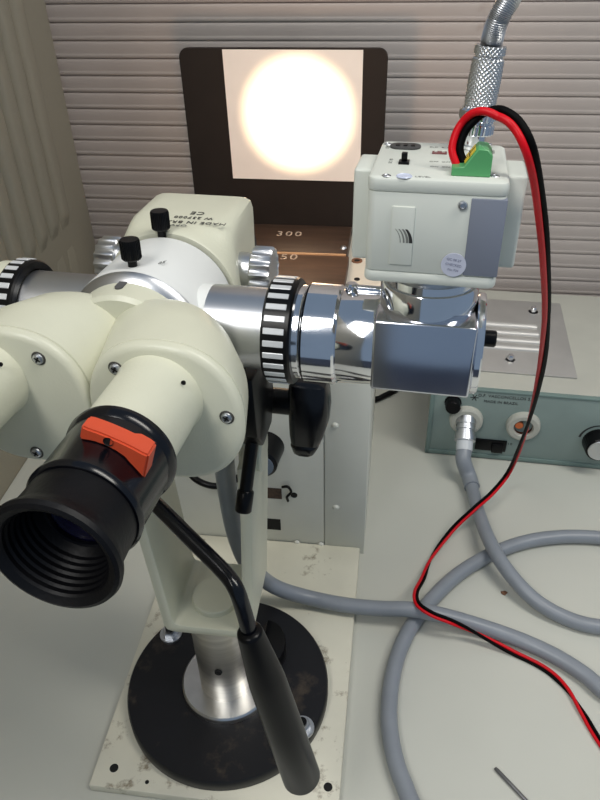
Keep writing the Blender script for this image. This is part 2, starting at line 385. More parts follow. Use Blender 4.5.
def se(cx, cz, r, y, n=2.25, seg=72):
    out = []
    for i in range(seg):
        a = 2 * math.pi * i / seg; c, s = math.cos(a), math.sin(a)
        out.append(Vector((cx + r * abs(c) ** (2 / n) * (1 if c > 0 else -1), y, cz + r * abs(s) ** (2 / n) * (1 if s > 0 else -1))) * 0.001)
    return out
scr = screw_mesh(0.0022, 0.0012)
for s in (1, -1):
    cx = 27.2 if s > 0 else -31.5
    bx = 18 if s > 0 else -20
    body = link('prism_housing', finish(loft_bm([se(bx, -1, 24, -22), se(bx + s * 1, -2, 27, -27), se(cx - s * 3, -4, 29.4, -40), se(cx, -5.5, 29.6, -55.6), se(cx, -5.5, 29.0, -56.0)]), 40), CREAM, hd)
    cov = link('cover_plate', finish(loft_bm([se(cx, -5.5, 29.0, -56.0), se(cx, -5.5, 29.5, -56.4), se(cx, -5.5, 29.3, -58.2), se(cx, -5.5, 28.3, -59.5), se(cx, -5.5, 26.6, -60)]), 40), CREAM, hd)
    for a, rr in (((131, 24.5), (6, 24.0), (-112, 24)) if s > 0 else ((56, 23.5), (-84, 24.5), (178, 24))):
        q = Vector((cx + rr * math.cos(R(a)), -60.0, -5.5 + rr * math.sin(R(a)))) * 0.001
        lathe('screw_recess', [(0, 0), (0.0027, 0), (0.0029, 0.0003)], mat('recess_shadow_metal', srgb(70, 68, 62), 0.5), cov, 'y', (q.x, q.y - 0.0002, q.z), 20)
        o = link('screw', scr, ZINC, cov, q, (R(90), 0, 0))
        box('cross_slot', -0.0013, 0.0013, -0.0003, 0.0003, 0.0004, 0.00125, DARKHOLE, hd, loc=q, rot=(R(90), R(30), 0)).parent = hd
        box('cross_slot', -0.0003, 0.0003, -0.0013, 0.0013, 0.0004, 0.00125, DARKHOLE, hd, loc=q, rot=(R(90), R(30), 0))
    ex = 27 if s > 0 else -41; ez = 3.3
    # eyepiece tube, bezel and rubber cup
    ec = mm(ex, 0, ez); eb = mm(ex, -5.0, ez)
    lathe('eye_tube', [(0, -0.058), (0.0172, -0.058), (0.0167, -0.0605), (0.0162, -0.062), (0.0160, -0.096), (0, -0.096)], CREAM, hd, 'y', mm(ex - 1.0, 0, ez - 0.3), 64)
    lathe('tube_screw', [(0, 0.0), (0.0007, 0.0), (0.0009, -0.0006)], DARKHOLE, hd, 'y', mm(ex + 12.2, -67, ez + 11.4), 12)
    bar = lathe('eyepiece_barrel', [(0.0, -0.088), (0.0170, -0.0882), (0.0182, -0.0895), (0.0184, -0.0910), (0.0180, -0.0928), (0.0172, -0.0938), (0.0172, -0.1140), (0.0178, -0.1160), (0.0179, -0.1172), (0.0172, -0.1184), (0.0152, -0.1186), (0.0, -0.1186)], BLACK, hd, 'y', eb, 72)
    cup = [(0.0148, -0.1186), (0.0166, -0.1186), (0.0168, -0.1240), (0.0171, -0.1295), (0.0180, -0.1320), (0.0191, -0.1336), (0.0195, -0.1350), (0.0190, -0.1364), (0.0178, -0.1369), (0.0166, -0.1360)]
    t = -0.1355
    for k in range(7):
        cup += [(0.0157 - k * 0.0005, t), (0.0152 - k * 0.0005, t + 0.0008)]; t += 0.0021
    cup += [(0.0110, -0.1200), (0.0110, -0.1192), (0.0148, -0.1186)]
    lathe('rubber_eyecup', cup, RUBBER, hd, 'y', eb, 72, sharp=25)
    lathe('eye_lens', [(0, -0.1204), (0.004, -0.1201), (0.008, -0.1193), (0.0105, -0.1188)], GLASS, bar, 'y', eb, 40)
    lathe('lens_ring', [(0.0100, -0.1192), (0.0104, -0.1202), (0.0112, -0.1204), (0.0114, -0.1190)], BLACK, bar, 'y', eb, 48)
    if s > 0:
        # orange lever lying across the top of the barrel
        def arc_(x): return math.sqrt(max(0, 17.2 ** 2 - (x - 0) ** 2))
        loops = []
        for x in (-8.5, -6.5, -4, -1, 3, 6, 8, 11, 13):
            zt = 21.0 - 0.008 * (x - 2) ** 2 + (0.0 if x < 7 else 0.6)
            zb = min(arc_(x) - 0.2, zt - 2.0)
            hwid = 3.2 + (0.5 if x > 6 else 0) - (0.4 if x in (-8.5, 13) else 0)
            yy = -109.0 - 0.10 * x
            loops.append([mm(ex + x, yy - hwid, ez + zb), mm(ex + x, yy + hwid, ez + zb), mm(ex + x, yy + hwid, ez + zt), mm(ex + x, yy - hwid, ez + zt)])
        bm = loft_bm([[Vector(v) for v in l] for l in loops]); bmesh.ops.recalc_face_normals(bm, faces=bm.faces)
        bmesh.ops.bevel(bm, geom=[e for e in bm.edges if e.calc_face_angle(0) > 0.6], offset=0.0006, segments=2, affect='EDGES')
        LR = Matrix.Translation(mm(ex, 0, ez)) @ Matrix.Rotation(R(17), 4, 'Y') @ Matrix.Translation(mm(-ex, 0, -ez))
        bmesh.ops.transform(bm, matrix=LR, verts=bm.verts)
        lev = link('orange_lever', finish(bm, 30), ORANGE, hd)
        lathe('lever_screw', [(0, 0), (0.0013, 0), (0.0015, -0.0004)], DARKHOLE, lev, 'y', LR @ Vector(mm(ex + 0.5, -112.3, ez + 19.4)), 16)

lathe('centre_disc', [(0, -0.030), (0.0245, -0.030), (0.0262, -0.0285), (0.0270, -0.0150), (0, -0.0150)], CREAM, hd, 'y', seg=64)
lathe('steel_rim', [(0.0255, -0.0178), (0.0268, -0.0184), (0.0292, -0.0166), (0.0300, -0.0145), (0.0255, -0.0145)], SATIN, hd, 'y', seg=72)
lathe('white_drum', [(0.02, -0.0145), (0.0300, -0.0145), (0.0301, -0.0135), (0.0301, 0.0235), (0.0298, 0.0245), (0.02, 0.0245)], WHITE, hd, 'y', seg=96)
lathe('groove_ring', [(0.0288, 0.0240), (0.0288, 0.0268)], BLKSAT, hd, 'y', seg=72)
prism('notch', [(-0.0015 + 0.0017 * math.cos(R(a)), (-0.0226 if a > 180 else -0.0178) + 0.0017 * math.sin(R(a))) for a in range(0, 360, 20)], 0.0255, 0.02715, 'z', mat('notch_grey', srgb(84, 84, 84), 0.5), hd)
for x, y, z in ((-0.9, -9, 29.6), (-1.7, 26.2, 29.6)):
    ts = lathe('thumb_screw', [(0, 0.0034), (0.0036, 0.0034), (0.0041, 0.0040), (0.0041, 0.0108), (0.0037, 0.0117), (0, 0.0117)], BLKSAT, hd, 'z', mm(x, y, z), 64, flute=(32, 0.00018))
    lathe('screw_stem', solid(0.0019, -0.002, 0.0036, 0.0002), BLKSAT, ts, 'z', mm(x, y, z), 20)

# rear body: round collar blending into a box
def rsq(hw_, zt, zb, r, y, seg=72):
    pts = []
    for i in range(seg):
        a = 2 * math.pi * i / seg; c, s = math.cos(a), math.sin(a)
        hx = hw_; hz = zt if s > 0 else zb
        n = r
        den = (abs(c) ** n + abs(s) ** n) ** (1 / n)
        pts.append(Vector((hx * c / den, y, hz * s / den)) * 0.001)
    return pts
link('rear_body', finish(loft_bm([rsq(28.5, 28.5, 28.5, 2, 26.5), rsq(31, 31, 31, 2, 26.8), rsq(31.8, 31.8, 31.8, 2, 28), rsq(31.8, 31.8, 31.8, 2, 33),
     rsq(29.8, 31.2, 30, 3.2, 37), rsq(27.6, 31, 29, 6, 43), rsq(26.6, 31.2, 28, 11, 50), rsq(25.8, 31.8, 27, 15, 80), rsq(25.2, 31.2, 26.4, 14, 82.5), rsq(23.4, 29.4, 24.6, 12, 84)]), 40), CREAM, hd)
for body, size, y in (('MADE IN BRASIL', 4.2, 41.5), ('W 237000', 3.9, 47.6), ('CE', 5.4, 53.8)):
    text('lettering', body, size * 0.001, mat('grey_ink', srgb(70, 70, 68), 0.6), hd, mm(6, y, 31.25 + (y - 40) * 0.02), (0, 0, R(180)), spacing=1.15)
text('lettering', 'OFV', 0.0036, FADED, hd, mm(3, 35.8, 31.75), (R(4), 0, R(180)), spacing=1.2)
text('lettering', '20X', 0.0034, FADED, hd, mm(7.6, -2.0, 29.15), (0, R(14.5), R(180)), spacing=1.1)
lathe('objective_barrel', [(0.0, 0.0815), (0.0235, 0.0815), (0.0235, 0.0930), (0.0215, 0.0945), (0.0205, 0.0930), (0, 0.0930)], BLKSAT, hd, 'y', (0, 0, 0.0015), 48)

# fluted focusing knobs on both sides
for s in (1, -1):
    o = 0.0255 * s
    def pr(l): return [(r_, s * t_) for r_, t_ in l]
    kc = mm(0, 48, 7)
    kb = lathe('focus_knob', pr([(0, 0.0335), (0.0112, 0.0335), (0.0118, 0.0342), (0.0118, 0.0425), (0.0112, 0.0434), (0.0104, 0.0436), (0.0098, 0.0430), (0, 0.0430)]), SATIN, hd, 'x', kc, 144, flute=(15, 0.0012))
    lathe('knob_shaft', pr([(0, 0.022), (0.0085, 0.022), (0.0085, 0.0335), (0, 0.0335)]), SATIN, kb, 'x', kc, 40)

# lateral tubes with striped rings
TZ = 0.002
def ring_with_marks(x0, x1, r, n=28):
    rg = lathe('striped_ring', [(r - 0.004, x0), (r - 0.0008, x0), (r, x0 + 0.0008), (r, x1 - 0.0008), (r - 0.0008, x1), (r - 0.004, x1)], BLKSAT, hd, 'x', (0, 0, TZ), 72)
    me = finish(box_bm(x0 + 0.0012, x1 - 0.0022, -0.00125, 0.00125, r - 0.0008, r + 0.00035, 0.0002, 1))
    for k in range(n):
        a = 2 * math.pi * k / n
        link('ring_mark', me, mat('white_ring_mark', srgb(212, 214, 216), 0.35, 0.2), rg, (0, 0, TZ), (a, 0, 0))
lathe('tube_boss', solid(0.0170, 0.018, 0.0285), WHITE, hd, 'x', (0, 0, TZ), 64)
lathe('side_tube', solid(0.0172, 0.0280, 0.054), SATIN, hd, 'x', (0, 0, TZ), 64)
ring_with_marks(0.0537, 0.0655, 0.0222)
lathe('side_tube', solid(0.0172, -0.054, -0.020), SATIN, hd, 'x', (0, 0, TZ), 64)
ring_with_marks(-0.0625, -0.0535, 0.0218)
lathe('end_cap', [(0, -0.070), (0.0190, -0.070), (0.0205, -0.0685), (0.0205, -0.0625), (0, -0.0625)], CREAM, hd, 'x', (0, 0, TZ), 56)
# chrome camera adapter
lathe('adapter_collar', [(0, 0.0640), (0.0196, 0.0640), (0.0196, 0.0680), (0.0190, 0.0688), (0.0190, 0.0692), (0, 0.0692)], CHROME, hd, 'x', (0, 0, TZ), 72)
lathe('adapter_collar', [(0, 0.0690), (0.0198, 0.0690), (0.0207, 0.0700), (0.0207, 0.0820), (0.0198, 0.0830), (0, 0.0830)], CHROME, hd, 'x', (0, 0, TZ), 72)
lathe('adapter_tube', [(0, 0.0822), (0.0188, 0.0822), (0.0192, 0.0830), (0.0192, 0.0990), (0, 0.0990)], CHROME, hd, 'x', (0, 0, TZ), 72)
lathe('lock_screw', solid(0.0016, 0.0840, 0.0985), CHROME, hd, 'x', (0, 0.004, TZ + 0.0196), 16)
lathe('lock_screw', [(0, 0.0), (0.0024, 0.0), (0.0026, 0.0006), (0.0026, 0.003), (0.0018, 0.0036), (0, 0.0036)], CHROME, hd, 'z', (0.0865, 0.003, TZ + 0.0186), 20)
BXC = 0.1172
blk = box('splitter_block', 0.0980, 0.1362, -0.0212, 0.0195, -0.0098, 0.0204, mat('polished_aluminium', (0.62, 0.64, 0.70, 1), 0.17, 1.0, var=0.05, scale=30, rvar=0.06), hd, b=0.0012, seg=3)
lathe('camera_port', [(0, 0.0195), (0.0188, 0.0195), (0.0188, 0.0290), (0.0182, 0.0300), (0.0172, 0.0302), (0.0170, 0.0330), (0, 0.0330)], CHROME, hd, 'z', (BXC, -0.0008, 0), 72)
lathe('lens_mount', [(0, 0.0325), (0.0160, 0.0325), (0.0160, 0.0390), (0, 0.0390)], SATIN, hd, 'z', (BXC, -0.0008, 0), 64)
lathe('end_flange', [(0, 0.1362), (0.0198, 0.1362), (0.0203, 0.1368), (0.0203, 0.1388), (0.0197, 0.1394), (0, 0.1394)], CHROME, hd, 'x', (0, 0, TZ + 0.0015), 72)
lathe('lock_knob', solid(0.0034, 0.1394, 0.1455, 0.0005), BLKSAT, hd, 'x', (0, 0.004, 0.004), 24)

# underside: tilt bracket, clamp knob, lever
def W(p): return hloc(p)
bracket = [(-0.004, -0.022), (0.032, -0.022), (0.034, -0.052), (0.028, -0.066), (0.010, -0.068), (0.000, -0.056)]
prism('tilt_bracket', bracket, 0.0335, 0.0450, 'x', BLKSAT, hd, b=0.0012)
prism('tilt_bracket', bracket, -0.0450, -0.0335, 'x', BLKSAT, hd, b=0.0012)
box('cross_bar', -0.034, 0.034, 0.000, 0.024, -0.044, -0.030, BLKSAT, hd, b=0.001)
KP = hloc(aty(290, 402, 0.300))
lathe('clamp_shaft', [(0, 0.030), (0.0045, 0.030), (0.0045, KP.x - 0.014), (0.0070, KP.x - 0.013), (0.0070, KP.x + 0.004), (0, KP.x + 0.004)], BLKSAT, hd, 'x', (0, KP.y, KP.z), 32)
# wing shaped clamp knob: upright grip, bulged outwards
loops = []
for z, x0, x1, hy in ((15.5, 2, 17, 5.0), (14, 0.3, 19.5, 7.5), (9, 0, 21, 8.6), (0, 0, 21.6, 9.0), (-9, 0, 21, 9.0), (-17, 0.2, 19.0, 8.6), (-22.8, 0.8, 17.0, 7.8), (-23.4, 2.4, 16.6, 7.0), (-24.6, 0.6, 16.4, 7.6), (-29.5, 2.0, 14.0, 6.6), (-31.5, 4.0, 12.0, 5.0)):
    l = []
    for i in range(24):
        a = 2 * math.pi * i / 24; c, s_ = math.cos(a), math.sin(a)
        l.append(KP + Vector(((x0 + x1) / 2 + (x1 - x0) / 2 * abs(c) ** 0.45 * (1 if c > 0 else -1), hy * abs(s_) ** 0.5 * (1 if s_ > 0 else -1), z)) * 0.001)
    loops.append(l)
link('clamp_knob', finish(loft_bm(loops), 40), BLACK, hd)
a_ = hloc(aty(255, 420, 0.268)); b_ = hloc(aty(243, 512, 0.245)); m_ = a_.lerp(b_, 0.76)
tube('tilt_lever', [a_, a_.lerp(b_, 0.5), m_], 0.0033, BLKSAT, hd, 20)
d_ = (b_ - m_)
tube('lever_cap', [m_ - d_ * 0.02, m_ + d_ * 0.05, m_ + d_ * 0.92, b_], lambda t: 0.0036 if t in (0, 1) else 0.0042, BLKSAT, hd, 20)

# positioning handle: bent rod and tapered grip
hp = [aty(140, 488, 0.242), aty(165, 513, 0.230), aty(196, 544, 0.217), aty(224, 572, 0.206), aty(236, 589, 0.200), aty(244, 612, 0.197), aty(250, 634, 0.195)]
rod = tube('handle_rod', [hloc(v) for v in spline(hp, 8)], 0.0038, BLACK, hd, 20)
g0 = hloc(aty(249, 630, 0.195)); g1 = hloc(aty(302, 778, 0.190))
gp = [g0.lerp(g1, t) for t in (0, 0.008, 0.02, 0.26, 0.30, 0.6, 0.985, 1.0)]
gr_ = {0: 0.0050, 1: 0.0060, 2: 0.0062, 3: 0.0088, 4: 0.0092, 5: 0.0099, 6: 0.0105, 7: 0.0096}
n_ = len(gp)
tube('handle_grip', gp, lambda t: gr_[round(t * (n_ - 1))], BLKSAT, hd, 40)

# the microscope's own lamp shining out of the objective
ld = bpy.data.lights.new('objective_lamp', 'SPOT'); ld.energy = 28; ld.color = (1.0, 0.72, 0.44)
lpos = HM @ Vector((0, 0.097, 0.0015))
dist = (SPOTC - lpos).length
ld.spot_size = 2 * math.atan(0.0600 / dist); ld.spot_blend = 1.0; ld.shadow_soft_size = 0.003
lo = bpy.data.objects.new('objective_lamp', ld); COL.objects.link(lo); lo.location = lpos
lo.rotation_euler = (SPOTC - lpos).to_track_quat('-Z', 'Y').to_euler()
# added wide spot warming board and wall, standing in for camera lens glow
sd = bpy.data.lights.new('added_glow_spot', 'SPOT'); sd.energy = 1.6; sd.color = (1.0, 0.60, 0.36)
sd.spot_size = R(95); sd.spot_blend = 1.0; sd.shadow_soft_size = 0.018
so = bpy.data.objects.new('added_glow_spot', sd); COL.objects.link(so); so.location = lpos
so.rotation_euler = lo.rotation_euler

# ------------------------------------------------------------------ video camera on the adapter
vc = thing('video_camera', 'small light grey box video camera standing upright on chrome adapter', 'camera', HM @ Vector((BXC - 0.0003, -0.0035, 0.0375)), HEADROT)
CW, CD, CH = 0.0226, 0.0245, 0.0380
def slab(z0, z1, hw_, hd_, r, m, name, ebev):
    def lp(z, ins): return [Vector((x, y, z)) for x, y in rrect(-hw_ + ins, hw_ - ins, -hd_ + ins, hd_ - ins, max(r - ins, 0.0003), 6)]
    return link(name, finish(loft_bm([lp(z0, ebev), lp(z0 + ebev * 0.4, ebev * 0.3), lp(z0 + ebev, 0), lp(z1 - ebev, 0), lp(z1 - ebev * 0.4, ebev * 0.3), lp(z1, ebev)]), 30), m, vc)
slab(0.0013, 0.0060, CW, CD, 0.003, CAMGREY, 'bottom_shell', 0.0014)
slab(0.0058, 0.0332, CW - 0.0003, CD - 0.0003, 0.0028, CAMGREY, 'body', 0.0003)
slab(0.0330, 0.0380, CW, CD, 0.003, CAMGREY, 'top_shell', 0.0012)
for s in (-1, 1):
    box('side_plate', s * 0.0220 - (0.0078 if s < 0 else 0), s * 0.0220 + (0.0078 if s > 0 else 0), -0.0030, 0.0180, 0.001, 0.0345, CAMGREY, vc, b=0.0012, seg=3)
box('vent_strip', 0.0292, 0.0301, 0.004, 0.014, 0.002, 0.011, DARKHOLE, vc)
YF = -CD
box('grey_side_panel', 0.0112, 0.0226, YF - 0.0002, YF + 0.004, 0.0062, 0.0326, CAMPANEL, vc, b=0.0004)
box('slide_cover', -0.0140, -0.0064, YF - 0.0004, YF + 0.001, 0.0086, 0.0288, CAMGREY, vc, b=0.0003)
for k in range(4):
    o = prism('cover_emblem', [(0.0066 * math.cos(R(a)) - 0.0170 + k * 0.0013, 0.0166 + 0.0066 * math.sin(R(a))) for a in range(0, 46, 9)] +
              [((0.0066 - 0.0003 - k * 0.00028) * math.cos(R(a)) - 0.0170 + k * 0.0013, 0.0166 + 0.0066 * math.sin(R(a))) for a in range(45, -1, -9)],
              YF - 0.0005, YF - 0.0003, 'y', INK if k == 3 else FADED, vc)
lathe('side_screw', [(0, -0.0004), (0.0006, -0.0004), (0.0008, -0.0008), (0.0014, -0.0006), (0.0016, 0)], ZINC, vc, 'y', (0.0086, YF, 0.0302), 20)
sk = lathe('round_sticker', [(0, -0.00035), (0.0042, -0.00035), (0.0042, 0)], STICKER, vc, 'y', (0.0078, YF, 0.0098), 36)
for body, z in (('QC 08 27', 0.0116), ('CHECKED', 0.0098), ('No 704', 0.0080)):
    text('sticker_print', body, 0.0012, mat('blue_grey_print', srgb(112, 116, 140), 0.6), sk, (0.0078, YF - 0.00040, z), (R(90), R(8), 0), depth=0.00003)
ZT = CH
def ct(px, py):        # a point on the camera's top face
    o = vc.matrix_basis.inverted()
    r0 = o @ CAMPOS; r1 = (o.to_3x3() @ ray(px, py)); t = (ZT - r0.z) / r1.z
    return r0 + r1 * t
bpy.context.view_layer.update()
q = ct(405.5, 147)
cn = prism('lens_socket', [(q.x + u, q.y + v) for u, v in rrect(-0.0056, 0.0056, -0.0043, 0.0043, 0.0036)], ZT - 0.0002, ZT + 0.0006, 'z', mat('dark_grey_plastic', srgb(58, 58, 58), 0.5), vc, b=0.0002)
for dx in (-0.0028, 0, 0.0028):
    box('socket_pin', q.x + dx - 0.0007, q.x + dx + 0.0007, q.y - 0.001, q.y + 0.0025, ZT + 0.0003, ZT + 0.0009, BLKSAT, cn)
q = ct(404, 163)
box('slide_switch', q.x - 0.0018, q.x + 0.0018, q.y - 0.0022, q.y + 0.0022, ZT - 0.0001, ZT + 0.0008, BLKSAT, vc, b=0.0002)
box('switch_knob', q.x - 0.001, q.x + 0.001, q.y - 0.0004, q.y + 0.0018, ZT + 0.0006, ZT + 0.0034, BLKSAT, vc, b=0.0003)
q = ct(404, 177)
lathe('adjust_dial', [(0, 0.0001), (0.0022, 0.0001), (0.0024, 0.0003), (0.0027, 0)], mat('pale_blue_dial', srgb(196, 204, 224), 0.25), vc, c=(q.x, q.y + 0.001, ZT), seg=24)
q = ct(439.5, 153.5)
sw = box('dip_switch', q.x - 0.0026, q.x + 0.0026, q.y - 0.0012, q.y + 0.0012, ZT - 0.0001, ZT + 0.0006, mat('dip_dark_red', srgb(120, 70, 72), 0.5), vc, b=0.0002)
for dx in (-0.0013, 0.0013):
    box('dip_lever', q.x + dx - 0.0005, q.x + dx + 0.0005, q.y - 0.0006, q.y + 0.0004, ZT + 0.0004, ZT + 0.0011, CAMGREY, sw)
for body, px, py, sz in (('LENS', 388, 147, 0.0020), ('DC  VD', 391, 161, 0.0018), ('LEVEL', 423, 177, 0.0020), ('ELC  BLC', 440, 147.5, 0.0019), ('OFF  OFF', 440, 162, 0.0018), ('ON  ON', 440, 167, 0.0018), ('DC12V', 453, 160, 0.0016), ('VIDEO', 493, 152, 0.0018)):
    q = ct(px, py)
    text('panel_print', body, sz, FADED, vc, (q.x, q.y, ZT + 0.00005), (0, 0, R(90) if body in ('LENS', 'DC12V', 'DC  VD', 'VIDEO') else 0), depth=0.00003)
for px, py in ((386.5, 175.5), (388, 144), (495, 176), (488, 144)):
    q = ct(px, py)
    o = lathe('corner_screw', [(0, 0.0001), (0.0006, 0.0001), (0.0008, 0.0003), (0.0014, 0.0002), (0.0016, 0)], ZINC, vc, c=(q.x, q.y, ZT), seg=18)
# green screw terminal plug with yellow top
q0 = ct(451, 176); q1 = ct(490, 176); q2 = ct(470, 158)
gx0, gx1 = q0.x, q1.x; gy0, gy1 = q0.y, q0.y + 0.012
trm = thing('terminal_plug', 'green screw terminal plug with yellow sticker on the video camera top', 'connector', vc.matrix_world @ Vector((gx0, gy0, ZT)), HEADROT)
GL = gx1 - gx0; GD = 0.0105
prism('plug_body', [(0.0, 0.0), (GL, 0.0), (GL, 0.0068), (GL * 0.86, 0.0086), (GL * 0.62, 0.0088), (GL * 0.30, 0.0030), (0.0, 0.0026)], 0.0, GD, 'y', GREEN, trm, b=0.0003, seg=1)
sl = box('yellow_sticker', 0, 0.0052, 0.002, GD - 0.001, 0, 0.00025, YELLOW, trm, loc=(GL * 0.325, 0, 0.00365), rot=(0, -math.atan2(0.0058, GL * 0.32), 0))
for u in ((0.0024, 0.0028, 0.002, GD - 0.001), (0, 0.0052, GD / 2 + 0.0003, GD / 2 + 0.0007)):
    box('sticker_line', *u, 0.0002, 0.00035, INK, sl)

# ------------------------------------------------------------------ video cable with knurled plug
bpy.context.view_layer.update()
q = ct(472, 147)
vb = thing('video_cable', 'knurled chrome video plug with steel jacketed cable rising from the camera', 'cable', vc.matrix_world @ Vector((q.x, q.y, ZT)), (R(-4), R(4), R(-4)))
lathe('socket', [(0, 0), (0.0052, 0), (0.0052, 0.0010), (0.0044, 0.0014), (0.0044, 0.0060), (0, 0.0060)], CHROME, vb, seg=32)
lathe('bayonet_ring', [(0.0, 0.0050), (0.0062, 0.0050), (0.0066, 0.0054), (0.0066, 0.0082), (0.0058, 0.0088), (0.0058, 0.0094), (0.0066, 0.0100), (0.0068, 0.0130), (0.0060, 0.0138), (0, 0.0138)], CHROME, vb, seg=96, flute=(24, 0.0003))
# knurled sleeve: diamond relief in the mesh
bm = bmesh.new(); rings = []; NS, NT = 120, 72
for j in range(NT + 1):
    z = 0.0138 + 0.0200 * j / NT; rb = 0.0048 - 0.0006 * abs(j / NT - 0.4); ring = []
    groove = 0.0006 if 0.80 < j / NT < 0.86 else 0
    for i in range(NS):
        a = 2 * math.pi * i / NS
        kn_ = 0.0005 * (abs(math.sin(a * 10 + z * 1900)) + abs(math.sin(a * 10 - z * 1900)))
        rr = rb - groove + kn_
        ring.append(bm.verts.new((rr * math.cos(a), rr * math.sin(a), z)))
    rings.append(ring)
for a, b in zip(rings, rings[1:]):
    for i in range(NS):
        bm.faces.new((a[i], a[(i + 1) % NS], b[(i + 1) % NS], b[i]))
bm.faces.new(rings[-1]); bm.faces.new(rings[0])
link('knurled_sleeve', finish(bm, 60), SATIN, vb)
inv = vb.matrix_basis.inverted()
yb = (vc.matrix_world @ Vector((q.x, q.y, ZT))).y
cp = [(0, 0, 0.031), (0, 0, 0.0348), inv @ aty(498, 20, yb + 0.0005), inv @ aty(511, -4, yb + 0.002), inv @ aty(528, -36, yb + 0.012), inv @ aty(580, -90, yb + 0.08), inv @ aty(660, -110, yb + 0.16), inv @ aty(760, -60, 0.6), inv @ aty(820, 100, 0.74)]
pth = spline(cp, 60)
cnt = [0]
bm = bmesh.new(); n_ = len(pth)
tube_bm(pth, lambda t: 0.0036 + 0.00022 * math.sin(t * (n_ - 1) * math.pi / 2.0), 20, bm)
link('steel_jacket', finish(bm, 60), SATIN, vb)

# ------------------------------------------------------------------ twin red and black supply wire
tw = thing('twin_wire', 'thin red and black twin wire running from green plug to the table', 'wire', (0, 0, 0))
wz = 0.0022
st_ = trm.matrix_basis @ Vector((GL * 0.20, GD * 0.55, 0.0026))
wp_ = [st_, aty(456, 148, st_.y + 0.002), aty(463, 128, st_.y + 0.004), aty(478, 114, st_.y + 0.004), aty(496, 112, st_.y + 0.002), aty(516, 124, st_.y - 0.002), aty(531, 155, st_.y - 0.004),
       aty(540, 205, 0.250), aty(545, 260, 0.27), aty(546, 320, 0.31), aty(540, 375, 0.37), aty(526, 430, 0.45), aty(510, 470, 0.515), atz(493, 492, 0.0285), atz(474, 509, 0.0255), atz(452, 530, 0.0120), atz(432, 557, 0.0035), atz(423, 578, 0.008),
       atz(416, 592, 0.020), atz(418, 604, 0.0278), atz(432, 614, 0.0275), atz(452, 622, 0.0230), atz(478, 634, 0.012), atz(512, 652, 0.003), atz(545, 669, wz), atz(566, 688, wz), atz(582, 712, wz), atz(600, 742, wz), atz(640, 800, wz), atz(680, 900, wz)]
pth = spline(wp_, 10)
n_ = len(pth)
TW = [((2.2, 4.2), 180), ((9.0, 11.5), 180), ((15.0, 17.0), 180), ((21.0, 23.0), 180), ((24.5, 26.5), 180)]
def pair(path):
    A, B = [], []; side = None
    n = len(path)
    for i, p in enumerate(path):
        T = (path[min(i + 1, n - 1)] - path[max(i - 1, 0)]).normalized()
        view = (CAMPOS - p).normalized() if False else Vector((0.0, -0.75, 0.66))
        s = T.cross(view)
        if s.length < 1e-3: s = side
        s = s.normalized()
        if side is None: side = s
        # the pair turns over along its length
        u = i / (n - 1) * (len(wp_) - 1); ang = 0.0
        for kpt, val in TW:
            if u <= kpt[0]: break
            ang += R(val) * min(1, (u - kpt[0]) / (kpt[1] - kpt[0]))
        s2 = Matrix.Rotation(ang, 3, T) @ s
        o_ = s2 * 0.00125
        A.append(p + o_); B.append(p - o_)
    return A, B
wa, wb = pair(pth)
def lift(P): return [Vector((p.x, p.y, max(p.z, 0.00135))) for p in P]
tube('red_conductor', lift(wb), 0.0013, REDW, tw, 10)
tube('black_conductor', lift(wa), 0.0013, BLKW, tw, 10)

# ------------------------------------------------------------------ light source box
bl = atz(426, 452.5, 0.0); br = atz(600, 469, 0.0)
yawb = math.atan2(br.y - bl.y, br.x - bl.x)
ls = thing('light_source_box', 'teal fronted light source box with grey lid against the slatted wall', 'lamp box', (bl.x, bl.y, 0), (0, 0, yawb))
LW, LDp, LH = 0.27, 0.205, 0.0865
box('lid', -0.0005, LW, 0.004, LDp, 0.004, LH, LIDGREY, ls, b=0.0016)
box('front_panel', 0.0, LW - 0.0005, 0.0, 0.006, 0.0045, LH - 0.002, TEAL, ls, b=0.0008)
box('panel_frame', -0.001, LW, -0.0015, 0.0055, 0.001, 0.006, mat('dark_teal_trim', srgb(110, 130, 126), 0.35), ls, b=0.0008)
box('panel_frame', -0.001, LW, -0.0008, 0.0055, LH - 0.0030, LH - 0.0005, mat('dark_teal_trim', srgb(110, 130, 126), 0.35), ls, b=0.0008)
box('panel_frame', -0.0015, 0.003, -0.0015, 0.0055, 0.001, LH - 0.001, mat('dark_teal_trim', srgb(110, 130, 126), 0.35), ls, b=0.0008)
for x in (0.02, LW - 0.02):
    for y in (0.02, LDp - 0.02):
        lathe('rubber_foot', solid(0.008, 0, 0.005), RUBBER, ls, c=(x, y, 0), seg=20)
li = ls.matrix_basis.inverted(); bpy.context.view_layer.update(); li = ls.matrix_world.inverted()
def lf(px, py):       # point on the front panel in box coordinates
    r0 = li @ CAMPOS; r1 = li.to_3x3() @ ray(px, py); t = (0.0 - r0.y) / r1.y
    return r0 + r1 * t
def lt(px, py):       # point on the lid
    r0 = li @ CAMPOS; r1 = li.to_3x3() @ ray(px, py); t = (LH - r0.z) / r1.z
    return r0 + r1 * t
q = lf(466, 419); lampq = q
rg = lathe('outlet_ring', [(0.010, -0.006), (0.0140, -0.006), (0.0160, -0.0046), (0.0166, 0.0)], LIDGREY, ls, 'y', q, 48)
q2 = lf(523, 425)
rg = lathe('socket_ring', [(0.0088, -0.0040), (0.0100, -0.006), (0.0140, -0.006), (0.0160, -0.0046), (0.0166, 0.0)], LIDGREY, ls, 'y', q2, 48)
lathe('socket_bore', [(0.0, 0.004), (0.0088, 0.004), (0.0092, -0.005)], mat('bore_brown', srgb(90, 50, 36), 0.35, 0.6), rg, 'y', q2, 32)
lathe('contact', solid(0.0042, -0.003, 0.0035), COPPER, rg, 'y', (q2.x - 0.004, q2.y, q2.z + 0.001), 20)
a = lf(476, 438); b_ = lf(505, 451)
